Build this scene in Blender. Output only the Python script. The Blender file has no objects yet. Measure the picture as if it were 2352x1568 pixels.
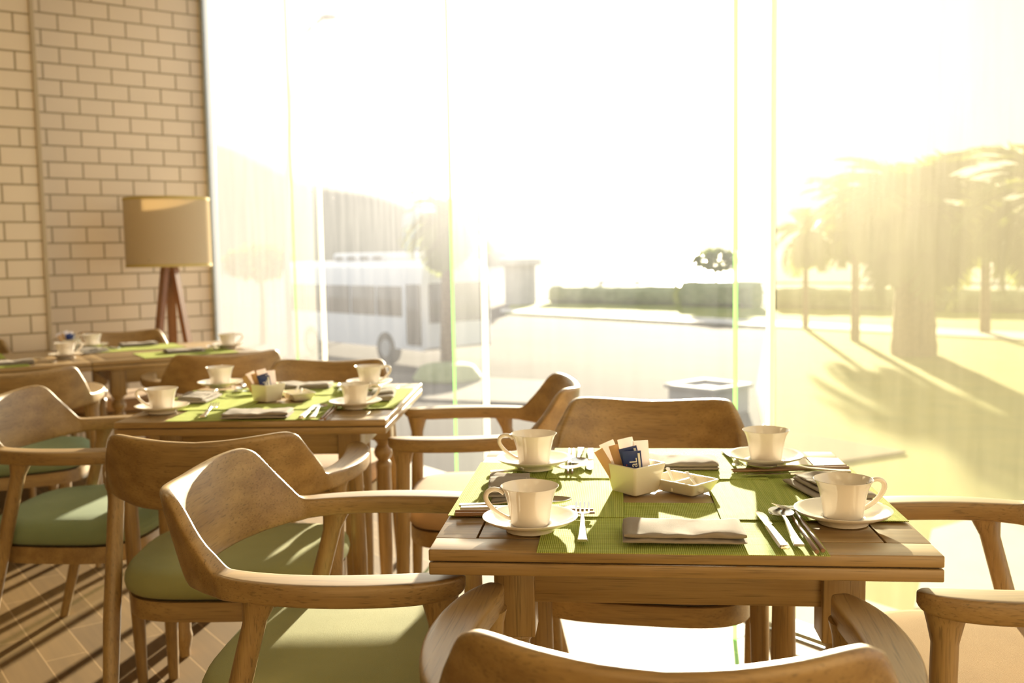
import bpy, bmesh, math, random
from math import sin, cos, pi, radians, atan2, sqrt
from mathutils import Vector, Matrix, noise
random.seed(4)
S = bpy.context.scene
COL = S.collection
# ------------------------------------------------------------------ camera
F = 2287.0; CX = 1176.0; CY = 784.0; CAMH = 1.17
PITCH = math.atan(203/F); ROLL = 0.018
fwd = Vector((0, cos(PITCH), -sin(PITCH))); d0 = Vector((0, -sin(PITCH), -cos(PITCH))); r0 = Vector((1, 0, 0))
rgt = r0*cos(ROLL) + d0*sin(ROLL); dwn = d0*cos(ROLL) - r0*sin(ROLL)
cd = bpy.data.cameras.new('camera'); cam = bpy.data.objects.new('camera', cd); COL.objects.link(cam)
m = Matrix((rgt, -dwn, -fwd)).transposed().to_4x4(); m.translation = (0, 0, CAMH); cam.matrix_world = m
cd.sensor_width = 36; cd.lens = F*36/2352; cd.clip_start = 0.05; cd.clip_end = 3000
cd.dof.use_dof = True; cd.dof.focus_distance = 1.62; cd.dof.aperture_fstop = 4.2
S.camera = cam
# ------------------------------------------------------------------ world, sun, exposure
SUN_AZ = radians(10.5); SUN_EL = radians(9.8)
sdir = Vector((sin(SUN_AZ)*cos(SUN_EL), cos(SUN_AZ)*cos(SUN_EL), sin(SUN_EL)))
W = bpy.data.worlds.new('sky'); S.world = W; W.use_nodes = True
nt = W.node_tree; nt.nodes.clear()
def N(nt, t, **k):
    n = nt.nodes.new(t)
    for a, b in k.items():
        if a in n.inputs: n.inputs[a].default_value = b
        else: setattr(n, a, b)
    return n
o = N(nt, 'ShaderNodeOutputWorld'); bg = N(nt, 'ShaderNodeBackground')
tc = N(nt, 'ShaderNodeTexCoord'); dt = N(nt, 'ShaderNodeVectorMath', operation='DOT_PRODUCT'); dt.inputs[1].default_value = sdir
nrm = N(nt, 'ShaderNodeVectorMath', operation='NORMALIZE')
rp = N(nt, 'ShaderNodeValToRGB')
e = rp.color_ramp.elements; e[0].position = 0.0; e[0].color = (.62, .70, .80, 1); e[1].position = 1.0; e[1].color = (1.0, .90, .72, 1)
x = rp.color_ramp.elements.new(.80); x.color = (.98, .98, .98, 1)
mp = N(nt, 'ShaderNodeMapRange'); mp.inputs['From Min'].default_value = .86; mp.inputs['From Max'].default_value = 1.0
mp.inputs['To Min'].default_value = 1.25; mp.inputs['To Max'].default_value = 1.9; mp.interpolation_type = 'SMOOTHERSTEP'
nt.links.new(tc.outputs['Generated'], nrm.inputs[0]); nt.links.new(nrm.outputs[0], dt.inputs[0])
nt.links.new(dt.outputs['Value'], rp.inputs[0]); nt.links.new(dt.outputs['Value'], mp.inputs[0])
nt.links.new(rp.outputs[0], bg.inputs[0]); nt.links.new(mp.outputs[0], bg.inputs[1]); nt.links.new(bg.outputs[0], o.inputs[0])
sl = bpy.data.lights.new('sun', 'SUN'); sl.energy = 31; sl.angle = radians(.9); sl.color = (1, .87, .66)
so = bpy.data.objects.new('sun', sl); COL.objects.link(so); so.rotation_euler = sdir.to_track_quat('Z', 'Y').to_euler()
# unseen warm fill lights added under the ceiling to brighten the dining room
for (lx, ly, le) in ((-1.2, .2, 4.5), (1.0, -.6, 4.5), (-.6, -2.6, 7), (-2.2, 3.4, 13), (1.2, -2.6, 7)):
    al = bpy.data.lights.new('ceiling_fill_light', 'AREA'); al.shape = 'DISK'; al.size = .9; al.energy = le; al.color = (1, .80, .45)
    ao = bpy.data.objects.new('ceiling_fill_light', al); COL.objects.link(ao); ao.location = (lx, ly, 3.1)
S.view_settings.view_transform = 'Standard'; S.view_settings.look = 'None'; S.view_settings.gamma = 1
S.view_settings.use_curve_mapping = False; S.view_settings.exposure = -0.12
# ------------------------------------------------------------------ pixel rays (photograph pixels -> a point on a level plane)
def at(px, py, z=.72):
    d = fwd + rgt*((px-CX)/F) + dwn*((py-CY)/F); t = (z-CAMH)/d.z
    return Vector((0, 0, CAMH)) + d*t
def aty(px, py, Y):
    d = fwd + rgt*((px-CX)/F) + dwn*((py-CY)/F)
    return Vector((0, 0, CAMH)) + d*(Y/d.y)
# ------------------------------------------------------------------ materials
MT = {}
def newmat(name):
    mt = bpy.data.materials.new(name); mt.use_nodes = True; n = mt.node_tree; n.nodes.clear()
    out = N(n, 'ShaderNodeOutputMaterial'); MT[name] = mt
    return mt, n, out
def pbr(name, col, rough=.5, metal=0, spec=.5, coat=0, sheen=0, sub=0, bump=None, vary=None, scale=(1, 1, 1), trans=0):
    """bump=(scale,strength,detail); vary=(colour2, scale, detail) noise mix"""
    mt, n, out = newmat(name); b = N(n, 'ShaderNodeBsdfPrincipled')
    b.inputs['Base Color'].default_value = (*col, 1); b.inputs['Roughness'].default_value = rough
    b.inputs['Metallic'].default_value = metal; b.inputs['Specular IOR Level'].default_value = spec
    b.inputs['Coat Weight'].default_value = coat; b.inputs['Sheen Weight'].default_value = sheen
    n.links.new(b.outputs[0], out.inputs[0])
    if bump or vary:
        t = N(n, 'ShaderNodeTexCoord'); mm = N(n, 'ShaderNodeMapping'); mm.inputs['Scale'].default_value = scale
        n.links.new(t.outputs['Object'], mm.inputs[0])
    if vary:
        z = N(n, 'ShaderNodeTexNoise'); z.inputs['Scale'].default_value = vary[1]; z.inputs['Detail'].default_value = vary[2]
        mx = N(n, 'ShaderNodeMix', data_type='RGBA'); mx.inputs['A'].default_value = (*col, 1); mx.inputs['B'].default_value = (*vary[0], 1)
        cr = N(n, 'ShaderNodeMapRange'); cr.inputs['From Min'].default_value = .35; cr.inputs['From Max'].default_value = .65
        n.links.new(mm.outputs[0], z.inputs[0]); n.links.new(z.outputs[0], cr.inputs[0]); n.links.new(cr.outputs[0], mx.inputs['Factor'])
        n.links.new(mx.outputs['Result'], b.inputs['Base Color'])
    if bump:
        z2 = N(n, 'ShaderNodeTexNoise'); z2.inputs['Scale'].default_value = bump[0]; z2.inputs['Detail'].default_value = bump[2]
        bp = N(n, 'ShaderNodeBump'); bp.inputs['Strength'].default_value = bump[1]; bp.inputs['Distance'].default_value = .002
        n.links.new(mm.outputs[0], z2.inputs[0]); n.links.new(z2.outputs[0], bp.inputs['Height']); n.links.new(bp.outputs[0], b.inputs['Normal'])
    if trans:
        tr = N(n, 'ShaderNodeBsdfTranslucent'); tr.inputs[0].default_value = (*col, 1)
        ms = N(n, 'ShaderNodeMixShader'); ms.inputs[0].default_value = trans
        n.links.new(b.outputs[0], ms.inputs[1]); n.links.new(tr.outputs[0], ms.inputs[2]); n.links.new(ms.outputs[0], out.inputs[0])
    return mt
def wood(name, c1, c2, axis='x', rough=.42):
    mt, n, out = newmat(name); b = N(n, 'ShaderNodeBsdfPrincipled'); b.inputs['Roughness'].default_value = rough
    b.inputs['Specular IOR Level'].default_value = .5; b.inputs['Coat Weight'].default_value = .35; b.inputs['Coat Roughness'].default_value = .32
    t = N(n, 'ShaderNodeTexCoord'); mm = N(n, 'ShaderNodeMapping')
    sc = {'x': (1.3, 30, 30), 'y': (30, 1.3, 30), 'z': (30, 30, 1.3)}[axis]; mm.inputs['Scale'].default_value = sc
    a = N(n, 'ShaderNodeTexNoise'); a.inputs['Scale'].default_value = 1.0; a.inputs['Detail'].default_value = 6; a.inputs['Distortion'].default_value = .15
    f = N(n, 'ShaderNodeTexNoise'); f.inputs['Scale'].default_value = 9; f.inputs['Detail'].default_value = 3
    cr = N(n, 'ShaderNodeValToRGB'); q = cr.color_ramp.elements; q[0].position = .32; q[0].color = (*c2, 1); q[1].position = .66; q[1].color = (*c1, 1)
    ad = N(n, 'ShaderNodeMath', operation='MULTIPLY_ADD'); ad.inputs[1].default_value = .35; 
    sb = N(n, 'ShaderNodeMath', operation='SUBTRACT'); sb.inputs[1].default_value = .175
    n.links.new(t.outputs['Object'], mm.inputs[0]); n.links.new(mm.outputs[0], a.inputs[0]); n.links.new(mm.outputs[0], f.inputs[0])
    n.links.new(f.outputs[0], ad.inputs[0]); n.links.new(a.outputs[0], ad.inputs[2]); n.links.new(ad.outputs[0], sb.inputs[0])
    m3 = N(n, 'ShaderNodeMapping'); m3.inputs['Scale'].default_value = {'x': (9, 330, 330), 'y': (330, 9, 330), 'z': (330, 330, 9)}[axis]
    pz = N(n, 'ShaderNodeTexNoise'); pz.inputs['Scale'].default_value = 1; pz.inputs['Detail'].default_value = 2
    pr_ = N(n, 'ShaderNodeMapRange'); pr_.inputs['From Min'].default_value = .56; pr_.inputs['From Max'].default_value = .68; pr_.inputs['To Min'].default_value = 1; pr_.inputs['To Max'].default_value = .62
    mq = N(n, 'ShaderNodeMix', data_type='RGBA', blend_type='MULTIPLY'); mq.inputs['Factor'].default_value = 1
    n.links.new(t.outputs['Object'], m3.inputs[0]); n.links.new(m3.outputs[0], pz.inputs[0]); n.links.new(pz.outputs[0], pr_.inputs[0])
    n.links.new(sb.outputs[0], cr.inputs[0]); n.links.new(cr.outputs[0], mq.inputs['A']); n.links.new(pr_.outputs[0], mq.inputs['B']); n.links.new(mq.outputs['Result'], b.inputs['Base Color'])
    bp = N(n, 'ShaderNodeBump'); bp.inputs['Strength'].default_value = .05; bp.inputs['Distance'].default_value = .001
    n.links.new(f.outputs[0], bp.inputs['Height']); n.links.new(bp.outputs[0], b.inputs['Normal']); n.links.new(b.outputs[0], out.inputs[0])
    return mt
OAK1 = (.38, .245, .098); OAK2 = (.255, .152, .056)
wood('oak_x', OAK1, OAK2, 'x'); wood('oak_y', OAK1, OAK2, 'y'); wood('oak_z', OAK1, OAK2, 'z')
wood('table_oak_x', (.37, .24, .10), (.255, .152, .055), 'x', .36); wood('table_oak_z', (.37, .24, .10), (.255, .152, .055), 'z', .4)
wood('walnut_z', (.30, .13, .05), (.20, .08, .03), 'z'); wood('chopstick_wood', (.30, .16, .08), (.22, .11, .05), 'y')
pbr('sage_fabric', (.31, .31, .14), .9, spec=.15, sheen=.06, bump=(900, .3, 2), vary=((.27, .275, .12), 6, 3))
pbr('teal_fabric', (.23, .29, .17), .9, spec=.15, sheen=.06, bump=(900, .3, 2), vary=((.20, .26, .15), 6, 3))
pbr('tan_fabric', (.44, .29, .17), .9, spec=.15, sheen=.06, bump=(900, .3, 2), vary=((.39, .255, .15), 6, 3))
pbr('porcelain', (.80, .73, .64), .12, coat=.5, trans=.05)
pbr('cream_ceramic', (.80, .74, .58), .18, coat=.4)
pbr('steel', (.75, .74, .72), .16, metal=1)
pbr('linen', (.29, .25, .205), .95, spec=.1, sheen=.05, bump=(1500, .3, 2), vary=((.30, .25, .20), 40, 4))
pbr('paper_white', (.85, .78, .76), .7, trans=.25); pbr('paper_brown', (.62, .40, .20), .7, trans=.2); pbr('packet_blue', (.03, .05, .20), .35)
pbr('ink_white', (.9, .88, .85), .6); pbr('ink_yellow', (.9, .6, .05), .6); pbr('ink_green', (.2, .6, .1), .6); pbr('ink_red', (.8, .1, .05), .6)
pbr('dark_seasoning', (.07, .04, .03), .8, bump=(900, 1, 2)); pbr('gap_shade', (.03, .025, .02), .9)
pbr('plaster', (.46, .37, .25), .85); pbr('ceiling_paint', (.50, .42, .30), .9)
pbr('frame_metal', (.55, .62, .66), .35, metal=.6); pbr('silicone', (.92, .90, .86), .5, trans=.6)
pbr('bus_white', (.75, .75, .77), .3, coat=.3); pbr('bus_glass', (.10, .09, .08), .1); pbr('tyre', (.03, .03, .03), .8); pbr('wheel_metal', (.5, .5, .5), .4, metal=.7)
pbr('palm_trunk', (.26, .17, .09), .9, bump=(40, 1, 3), vary=((.16, .10, .05), 12, 3)); pbr('palm_leaf', (.20, .24, .05), .6, trans=.5)
pbr('hedge_leaf', (.24, .26, .10), .8, bump=(12, 1, 4), vary=((.32, .33, .14), 3, 4)); pbr('hill_green', (.17, .16, .13), 1, vary=((.24, .22, .17), .03, 5))
pbr('asphalt', (.050, .042, .040), .95, spec=.03, vary=((.075, .063, .058), .35, 5)); pbr('paving', (.13, .11, .10), .9, spec=.05, vary=((.16, .14, .12), .8, 3))
pbr('grass', (.15, .185, .015), .9, spec=.1, vary=((.24, .24, .028), 1.1, 5)); pbr('concrete', (.50, .46, .41), .8, vary=((.45, .41, .37), 2, 3))
pbr('sea_water', (.25, .30, .33), .12, bump=(.8, .5, 3)); pbr('grey_metal', (.25, .25, .25), .5, metal=.5); pbr('sign_blue', (.30, .42, .48), .5)
def mk_shade():
    mt, n, out = newmat('lamp_fabric'); d = N(n, 'ShaderNodeBsdfDiffuse'); t = N(n, 'ShaderNodeBsdfTranslucent'); mx = N(n, 'ShaderNodeMixShader')
    d.inputs[0].default_value = (.66, .55, .38, 1); t.inputs[0].default_value = (.66, .55, .38, 1); mx.inputs[0].default_value = .4
    n.links.new(d.outputs[0], mx.inputs[1]); n.links.new(t.outputs[0], mx.inputs[2]); n.links.new(mx.outputs[0], out.inputs[0])
mk_shade(); pbr('shade_band', (.60, .47, .18), .8, trans=.2)
def mk_brick():
    mt, n, out = newmat('white_tile'); b = N(n, 'ShaderNodeBsdfPrincipled'); t = N(n, 'ShaderNodeTexCoord')
    sp = N(n, 'ShaderNodeSeparateXYZ'); cb = N(n, 'ShaderNodeCombineXYZ'); k = N(n, 'ShaderNodeTexBrick')
    n.links.new(t.outputs['Object'], sp.inputs[0]); n.links.new(sp.outputs[0], cb.inputs[0]); n.links.new(sp.outputs[2], cb.inputs[1])
    n.links.new(cb.outputs[0], k.inputs['Vector'])
    k.inputs['Scale'].default_value = 1; k.inputs['Brick Width'].default_value = .2; k.inputs['Row Height'].default_value = .0985
    k.inputs['Mortar Size'].default_value = .0058; k.inputs['Mortar Smooth'].default_value = .2; k.inputs['Bias'].default_value = 0
    k.inputs['Color1'].default_value = (.72, .60, .45, 1); k.inputs['Color2'].default_value = (.69, .575, .43, 1); k.inputs['Mortar'].default_value = (.34, .26, .15, 1)
    b.inputs['Roughness'].default_value = .35
    bp = N(n, 'ShaderNodeBump', invert=True); bp.inputs['Strength'].default_value = .6; bp.inputs['Distance'].default_value = .003
    n.links.new(k.outputs['Color'], b.inputs['Base Color']); n.links.new(k.outputs['Fac'], bp.inputs['Height']); n.links.new(bp.outputs[0], b.inputs['Normal'])
    n.links.new(b.outputs[0], out.inputs[0])
mk_brick()
def mk_floor():
    mt, n, out = newmat('oak_parquet'); b = N(n, 'ShaderNodeBsdfPrincipled'); t = N(n, 'ShaderNodeTexCoord')
    mm = N(n, 'ShaderNodeMapping'); mm.inputs['Rotation'].default_value = (0, 0, radians(53.4)); k = N(n, 'ShaderNodeTexBrick')
    n.links.new(t.outputs['Object'], mm.inputs[0]); n.links.new(mm.outputs[0], k.inputs['Vector'])
    k.inputs['Scale'].default_value = 1; k.inputs['Brick Width'].default_value = .62; k.inputs['Row Height'].default_value = .115; k.offset = .37
    k.inputs['Mortar Size'].default_value = .0022; k.inputs['Mortar Smooth'].default_value = .3
    k.inputs['Color1'].default_value = (.22, .132, .045, 1); k.inputs['Color2'].default_value = (.15, .088, .030, 1); k.inputs['Mortar'].default_value = (.34, .22, .10, 1)
    m2 = N(n, 'ShaderNodeMapping'); m2.inputs['Scale'].default_value = (2.5, 40, 1); z = N(n, 'ShaderNodeTexNoise'); z.inputs['Scale'].default_value = 1; z.inputs['Detail'].default_value = 5
    n.links.new(mm.outputs[0], m2.inputs[0]); n.links.new(m2.outputs[0], z.inputs[0])
    mx = N(n, 'ShaderNodeMix', data_type='RGBA', blend_type='MULTIPLY'); mx.inputs['Factor'].default_value = .55
    n.links.new(k.outputs['Color'], mx.inputs['A']); n.links.new(z.outputs['Color'], mx.inputs['B'])
    hs = N(n, 'ShaderNodeMapRange'); hs.inputs['To Min'].default_value = .55; hs.inputs['To Max'].default_value = 1.35
    n.links.new(z.outputs['Fac'], hs.inputs[0]); n.links.new(hs.outputs[0], mx.inputs['B'])
    n.links.new(mx.outputs['Result'], b.inputs['Base Color']); b.inputs['Roughness'].default_value = .62; b.inputs['Specular IOR Level'].default_value = .12
    n.links.new(b.outputs[0], out.inputs[0])
mk_floor()
def mk_mat():
    mt, n, out = newmat('woven_green'); b = N(n, 'ShaderNodeBsdfPrincipled'); t = N(n, 'ShaderNodeTexCoord'); b.inputs['Roughness'].default_value = .78; b.inputs['Specular IOR Level'].default_value = .045
    w = N(n, 'ShaderNodeTexWave', bands_direction='X'); w.inputs['Scale'].default_value = 105; w2 = N(n, 'ShaderNodeTexWave', bands_direction='Y'); w2.inputs['Scale'].default_value = 95
    z = N(n, 'ShaderNodeTexNoise'); mp_ = N(n, 'ShaderNodeMapping'); mp_.inputs['Scale'].default_value = (3, 60, 1); z.inputs['Scale'].default_value = 2
    cr = N(n, 'ShaderNodeValToRGB'); q = cr.color_ramp.elements; q[0].position = .3; q[0].color = (.34, .40, .085, 1); q[1].position = .7; q[1].color = (.46, .50, .13, 1)
    # broad woven stripe pattern
    n.links.new(t.outputs['Object'], w.inputs[0]); n.links.new(t.outputs['Object'], w2.inputs[0]); n.links.new(t.outputs['Object'], mp_.inputs[0]); n.links.new(mp_.outputs[0], z.inputs[0])
    n.links.new(z.outputs[0], cr.inputs[0])
    ml = N(n, 'ShaderNodeMath', operation='ADD'); n.links.new(w.outputs['Fac'], ml.inputs[0]); n.links.new(w2.outputs['Fac'], ml.inputs[1])
    mx = N(n, 'ShaderNodeMix', data_type='RGBA', blend_type='MULTIPLY'); mx.inputs['Factor'].default_value = 1
    hs = N(n, 'ShaderNodeMapRange'); hs.inputs['From Max'].default_value = 2; hs.inputs['To Min'].default_value = .65; hs.inputs['To Max'].default_value = 1.2
    n.links.new(ml.outputs[0], hs.inputs[0]); n.links.new(cr.outputs[0], mx.inputs['A']); n.links.new(hs.outputs[0], mx.inputs['B']); n.links.new(mx.outputs['Result'], b.inputs['Base Color'])
    bp = N(n, 'ShaderNodeBump'); bp.inputs['Strength'].default_value = .6; bp.inputs['Distance'].default_value = .0011
    n.links.new(ml.outputs[0], bp.inputs['Height']); n.links.new(bp.outputs[0], b.inputs['Normal']); n.links.new(b.outputs[0], out.inputs[0])
mk_mat()
def mk_film(name, tcol, tfac, dcol, scatter_lo, scatter_hi, streak=True, fwd_share=.0):
    """glass with added haze / mesh screen: mostly see-through, a share scatters the light that falls on it"""
    mt, n, out = newmat(name); tr = N(n, 'ShaderNodeBsdfTransparent'); tr.inputs[0].default_value = (*tcol, 1)
    t0 = N(n, 'ShaderNodeBsdfTranslucent'); t0.inputs[0].default_value = (*dcol, 1); mx = N(n, 'ShaderNodeMixShader')
    rf = N(n, 'ShaderNodeBsdfRefraction'); rf.inputs['Color'].default_value = (*dcol, 1); rf.inputs['Roughness'].default_value = .74; rf.inputs['IOR'].default_value = 1.25
    tl = N(n, 'ShaderNodeMixShader'); tl.inputs[0].default_value = fwd_share; n.links.new(t0.outputs[0], tl.inputs[1]); n.links.new(rf.outputs[0], tl.inputs[2])
    t = N(n, 'ShaderNodeTexCoord'); mm = N(n, 'ShaderNodeMapping'); mm.inputs['Scale'].default_value = (9, 9, .7) if streak else (4, 4, 4)
    z = N(n, 'ShaderNodeTexNoise'); z.inputs['Scale'].default_value = 2.2; z.inputs['Detail'].default_value = 7; z.inputs['Roughness'].default_value = .65
    r = N(n, 'ShaderNodeMapRange'); r.inputs['From Min'].default_value = .3; r.inputs['From Max'].default_value = .75
    r.inputs['To Min'].default_value = scatter_lo; r.inputs['To Max'].default_value = scatter_hi
    n.links.new(t.outputs['Object'], mm.inputs[0]); n.links.new(mm.outputs[0], z.inputs[0]); n.links.new(z.outputs[0], r.inputs[0]); n.links.new(r.outputs[0], mx.inputs[0])
    n.links.new(tr.outputs[0], mx.inputs[1]); n.links.new(tl.outputs[0], mx.inputs[2]); n.links.new(mx.outputs[0], out.inputs[0])
mk_film('flare_haze_glass', (.97, .98, .96), 0, (.88, .88, .94), .016, .031, fwd_share=.32)  # pane scatter added mostly to imitate bright lens-flare haze
mk_film('blind_mesh', (.64, .62, .50), 0, (1, .86, .55), .06, .08)
mk_film('white_blind_mesh', (.86, .84, .81), 0, (1, .94, .92), .09, .12)
def mk_edge():
    mt, n, out = newmat('green_glass_edge'); a = N(n, 'ShaderNodeBsdfTranslucent'); a.inputs[0].default_value = (.45, .62, .30, 1)
    b = N(n, 'ShaderNodeBsdfTransparent'); b.inputs[0].default_value = (.45, .88, .50, 1); mx = N(n, 'ShaderNodeMixShader'); mx.inputs[0].default_value = .5
    n.links.new(a.outputs[0], mx.inputs[1]); n.links.new(b.outputs[0], mx.inputs[2]); n.links.new(mx.outputs[0], out.inputs[0])
mk_edge()
# ------------------------------------------------------------------ mesh helpers
def mkobj(name, verts, faces, mat, parent=None, smooth=True, loc=None, rotz=0, ang=40):
    me = bpy.data.meshes.new(name); me.from_pydata([tuple(v) for v in verts], [], faces)
    bm = bmesh.new(); bm.from_mesh(me); bmesh.ops.remove_doubles(bm, verts=bm.verts, dist=1e-6); bmesh.ops.recalc_face_normals(bm, faces=bm.faces)
    if smooth:
        for f in bm.faces: f.smooth = True
        for ed in bm.edges:
            if len(ed.link_faces) == 2 and ed.calc_face_angle(0) > radians(ang): ed.smooth = False
    bm.to_mesh(me); bm.free()
    me.materials.append(MT[mat] if isinstance(mat, str) else mat)
    ob = bpy.data.objects.new(name, me); COL.objects.link(ob)
    if parent: ob.parent = parent
    if loc is not None: ob.location = loc
    ob.rotation_euler.z = rotz
    return ob
class G:
    """collects shapes for ONE mesh"""
    def __init__(s): s.v = []; s.f = []
    def add(s, v, f):
        k = len(s.v); s.v += [tuple(p) for p in v]; s.f += [tuple(i+k for i in q) for q in f]; return s
    def box(s, c, d, rz=0, bev=0):
        cx, cy, cz = c; a, b, h = d[0]/2, d[1]/2, d[2]/2
        if bev <= 0:
            v = [(x*a, y*b, z*h) for z in (-1, 1) for y in (-1, 1) for x in (-1, 1)]
            f = [(0, 2, 3, 1), (4, 5, 7, 6), (0, 1, 5, 4), (2, 6, 7, 3), (0, 4, 6, 2), (1, 3, 7, 5)]
        else:
            bm = bmesh.new(); bmesh.ops.create_cube(bm, size=1); bmesh.ops.scale(bm, vec=d, verts=bm.verts)
            bmesh.ops.bevel(bm, geom=list(bm.edges), offset=bev, segments=3, affect='EDGES', profile=.5)
            bm.verts.index_update(); v = [tuple(q.co) for q in bm.verts]; f = [tuple(q.index for q in w.verts) for w in bm.faces]; bm.free()
        R = Matrix.Rotation(rz, 3, 'Z'); return s.add([R @ Vector(p) + Vector(c) for p in v], f)
    def loft(s, rings, cap=True, close=True):
        n = len(rings[0]); v = [p for r in rings for p in r]; f = []
        for i in range(len(rings)-1):
            for j in range(n if close else n-1):
                k = (j+1) % n; f.append((i*n+j, i*n+k, (i+1)*n+k, (i+1)*n+j))
        if cap and close: f.append(tuple(range(n))); f.append(tuple(reversed(range((len(rings)-1)*n, len(rings)*n))))
        return s.add(v, f)
    def lathe(s, prof, n=32, c=(0, 0, 0), cap=True, sx=1, sy=1):
        return s.loft([[(c[0]+r*cos(2*pi*j/n)*sx, c[1]+r*sin(2*pi*j/n)*sy, c[2]+z) for j in range(n)] for r, z in prof], cap)
    def tube(s, pts, rad, n=12, flat=1.0, up=Vector((0, 0, 1))):
        pts = [Vector(p) for p in pts]; rings = []
        for i, p in enumerate(pts):
            t = (pts[min(i+1, len(pts)-1)] - pts[max(i-1, 0)]).normalized(); u = up
            if abs(t.dot(u)) > .95: u = Vector((0, 1, 0))
            a = t.cross(u).normalized(); b = a.cross(t).normalized(); r = rad[i] if isinstance(rad, (list, tuple)) else rad
            rings.append([p + a*(r*cos(2*pi*j/n)) + b*(r*flat*sin(2*pi*j/n)) for j in range(n)])
        return s.loft(rings)
    def bar(s, p, q, w, h, up=Vector((0, 0, 1))):
        p = Vector(p); q = Vector(q); t = (q-p).normalized(); a = t.cross(up).normalized(); b = a.cross(t).normalized()
        r = lambda o: [o - a*w/2 - b*h/2, o + a*w/2 - b*h/2, o + a*w/2 + b*h/2, o - a*w/2 + b*h/2]
        return s.loft([r(p), r(q)])
    def out(s, name, mat, parent=None, **k): return mkobj(name, s.v, s.f, mat, parent, **k)
def empty(name, loc=(0, 0, 0), rz=0):
    e_ = bpy.data.objects.new(name, None); e_.empty_display_size = .1; COL.objects.link(e_); e_.location = loc; e_.rotation_euler.z = rz; return e_
def tag(o_, label, cat, group=None, kind=None):
    o_['label'] = label; o_['category'] = cat
    if group: o_['group'] = group
    if kind: o_['kind'] = kind
    return o_
def struct(o_): o_['kind'] = 'structure'; return o_
def dup(o_, loc=None, rz=None, parent=None):
    c = o_.copy(); COL.objects.link(c)
    if parent: c.parent = parent
    if loc is not None: c.location = loc
    if rz is not None: c.rotation_euler.z = rz
    for ch in list(o_.children): dup(ch, parent=c)
    return c
USED = set()
def inst(proto, loc, rz, label, cat, group):
    """the first call uses the prototype itself, later ones copy it with its parts"""
    if proto.name in USED: o_ = dup(proto, loc, rz)
    else: USED.add(proto.name); o_ = proto; o_.location = loc; o_.rotation_euler.z = rz
    tag(o_, label, cat, group); return o_
def lerp(a, b, t): return a+(b-a)*t
def spl(pts, t):
    """piecewise catmull-rom through rows of numbers, t in 0..len-1"""
    i = min(int(t), len(pts)-2); u = t-i; P = [pts[max(i-1, 0)], pts[i], pts[i+1], pts[min(i+2, len(pts)-1)]]
    return [0.5*((2*b)+(-a+c)*u+(2*a-5*b+4*c-d)*u*u+(-a+3*b-3*c+d)*u**3) for a, b, c, d in zip(*P)]
# ================================================================== THE ROOM
TH = radians(53.35); wd = Vector((sin(TH), cos(TH), 0)); gd = Vector((cos(TH), -sin(TH), 0)); WRZ = pi/2-TH   # wall direction, glass direction
CN = Vector((-1.998, 6.725, 0)); ROOM_H = 3.2
fl = [(-9, -5), (7, -5)]
def poly_prism(pts, z0, z1):
    n = len(pts); v = [(*p[:2], z0) for p in pts] + [(*p[:2], z1) for p in pts]
    f = [tuple(range(n)), tuple(range(2*n-1, n-1, -1))] + [(i, (i+1) % n, n+(i+1) % n, n+i) for i in range(n)]
    return v, f
A0 = CN - wd*9.0; A1 = CN + wd*.12; B1 = CN + gd*9.0 + wd*.12; B0 = A0 + gd*9.0
room = [A0, A1, B1, B0]
v, f = poly_prism(room, -.12, 0); struct(mkobj('floor', v, f, 'oak_parquet', smooth=False))
v, f = poly_prism(room, ROOM_H, ROOM_H+.15); struct(mkobj('ceiling', v, f, 'ceiling_paint', smooth=False))
def wall(name, p, length, depth, mat, z1=ROOM_H, off=0):
    g = G(); g.box((length/2+off, depth/2, z1/2), (length, depth, z1)); w_ = g.out(name, mat, smooth=False, loc=p, rotz=WRZ); return struct(w_)
# left brick wall: local x along wd, local y away from the room
PW = CN - wd*1.56            # where the projecting pier ends in front of the wall
wall('wall_left', CN - wd*9, 9.0, .2, 'white_tile')
# projecting tiled pier, .7 m nearer
nb = Vector((-wd.y, wd.x, 0))
pe = aty(97, 400, 5.37); pe.z = 0
g = G(); g.box((-2.2, .35, ROOM_H/2), (4.4, .70, ROOM_H)); struct(g.out('wall_pier', 'white_tile', smooth=False, loc=pe, rotz=WRZ))
g = G(); g.box((-.009, -.006, ROOM_H/2), (.024, .012, ROOM_H), bev=.003); struct(g.out('trim_1', 'plaster', loc=pe, rotz=WRZ))
# the two walls behind the camera
g = G(); g.box((4.5, .1, ROOM_H/2), (9, .2, ROOM_H)); w_ = struct(g.out('wall_back', 'plaster', smooth=False, loc=A0 - wd*.2, rotz=-TH))
g = G(); g.box((4.5, -.1, ROOM_H/2), (9.0, .2, ROOM_H)); struct(g.out('wall_right', 'plaster', smooth=False, loc=B0, rotz=WRZ))
# glass front: local x along gd (into view to the right-near), local y outward
JT = [0, 1.62, 3.149, 4.649, 6.15, 7.65, 9.0]
for i in range(6):
    a, b = JT[i], JT[i+1]
    g = G(); g.box(((a+b)/2, .006, ROOM_H/2), (b-a-.02, .012, ROOM_H)); ob = g.out('window_%d' % (i+1), 'flare_haze_glass', smooth=False, loc=CN, rotz=-TH); struct(ob)
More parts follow.
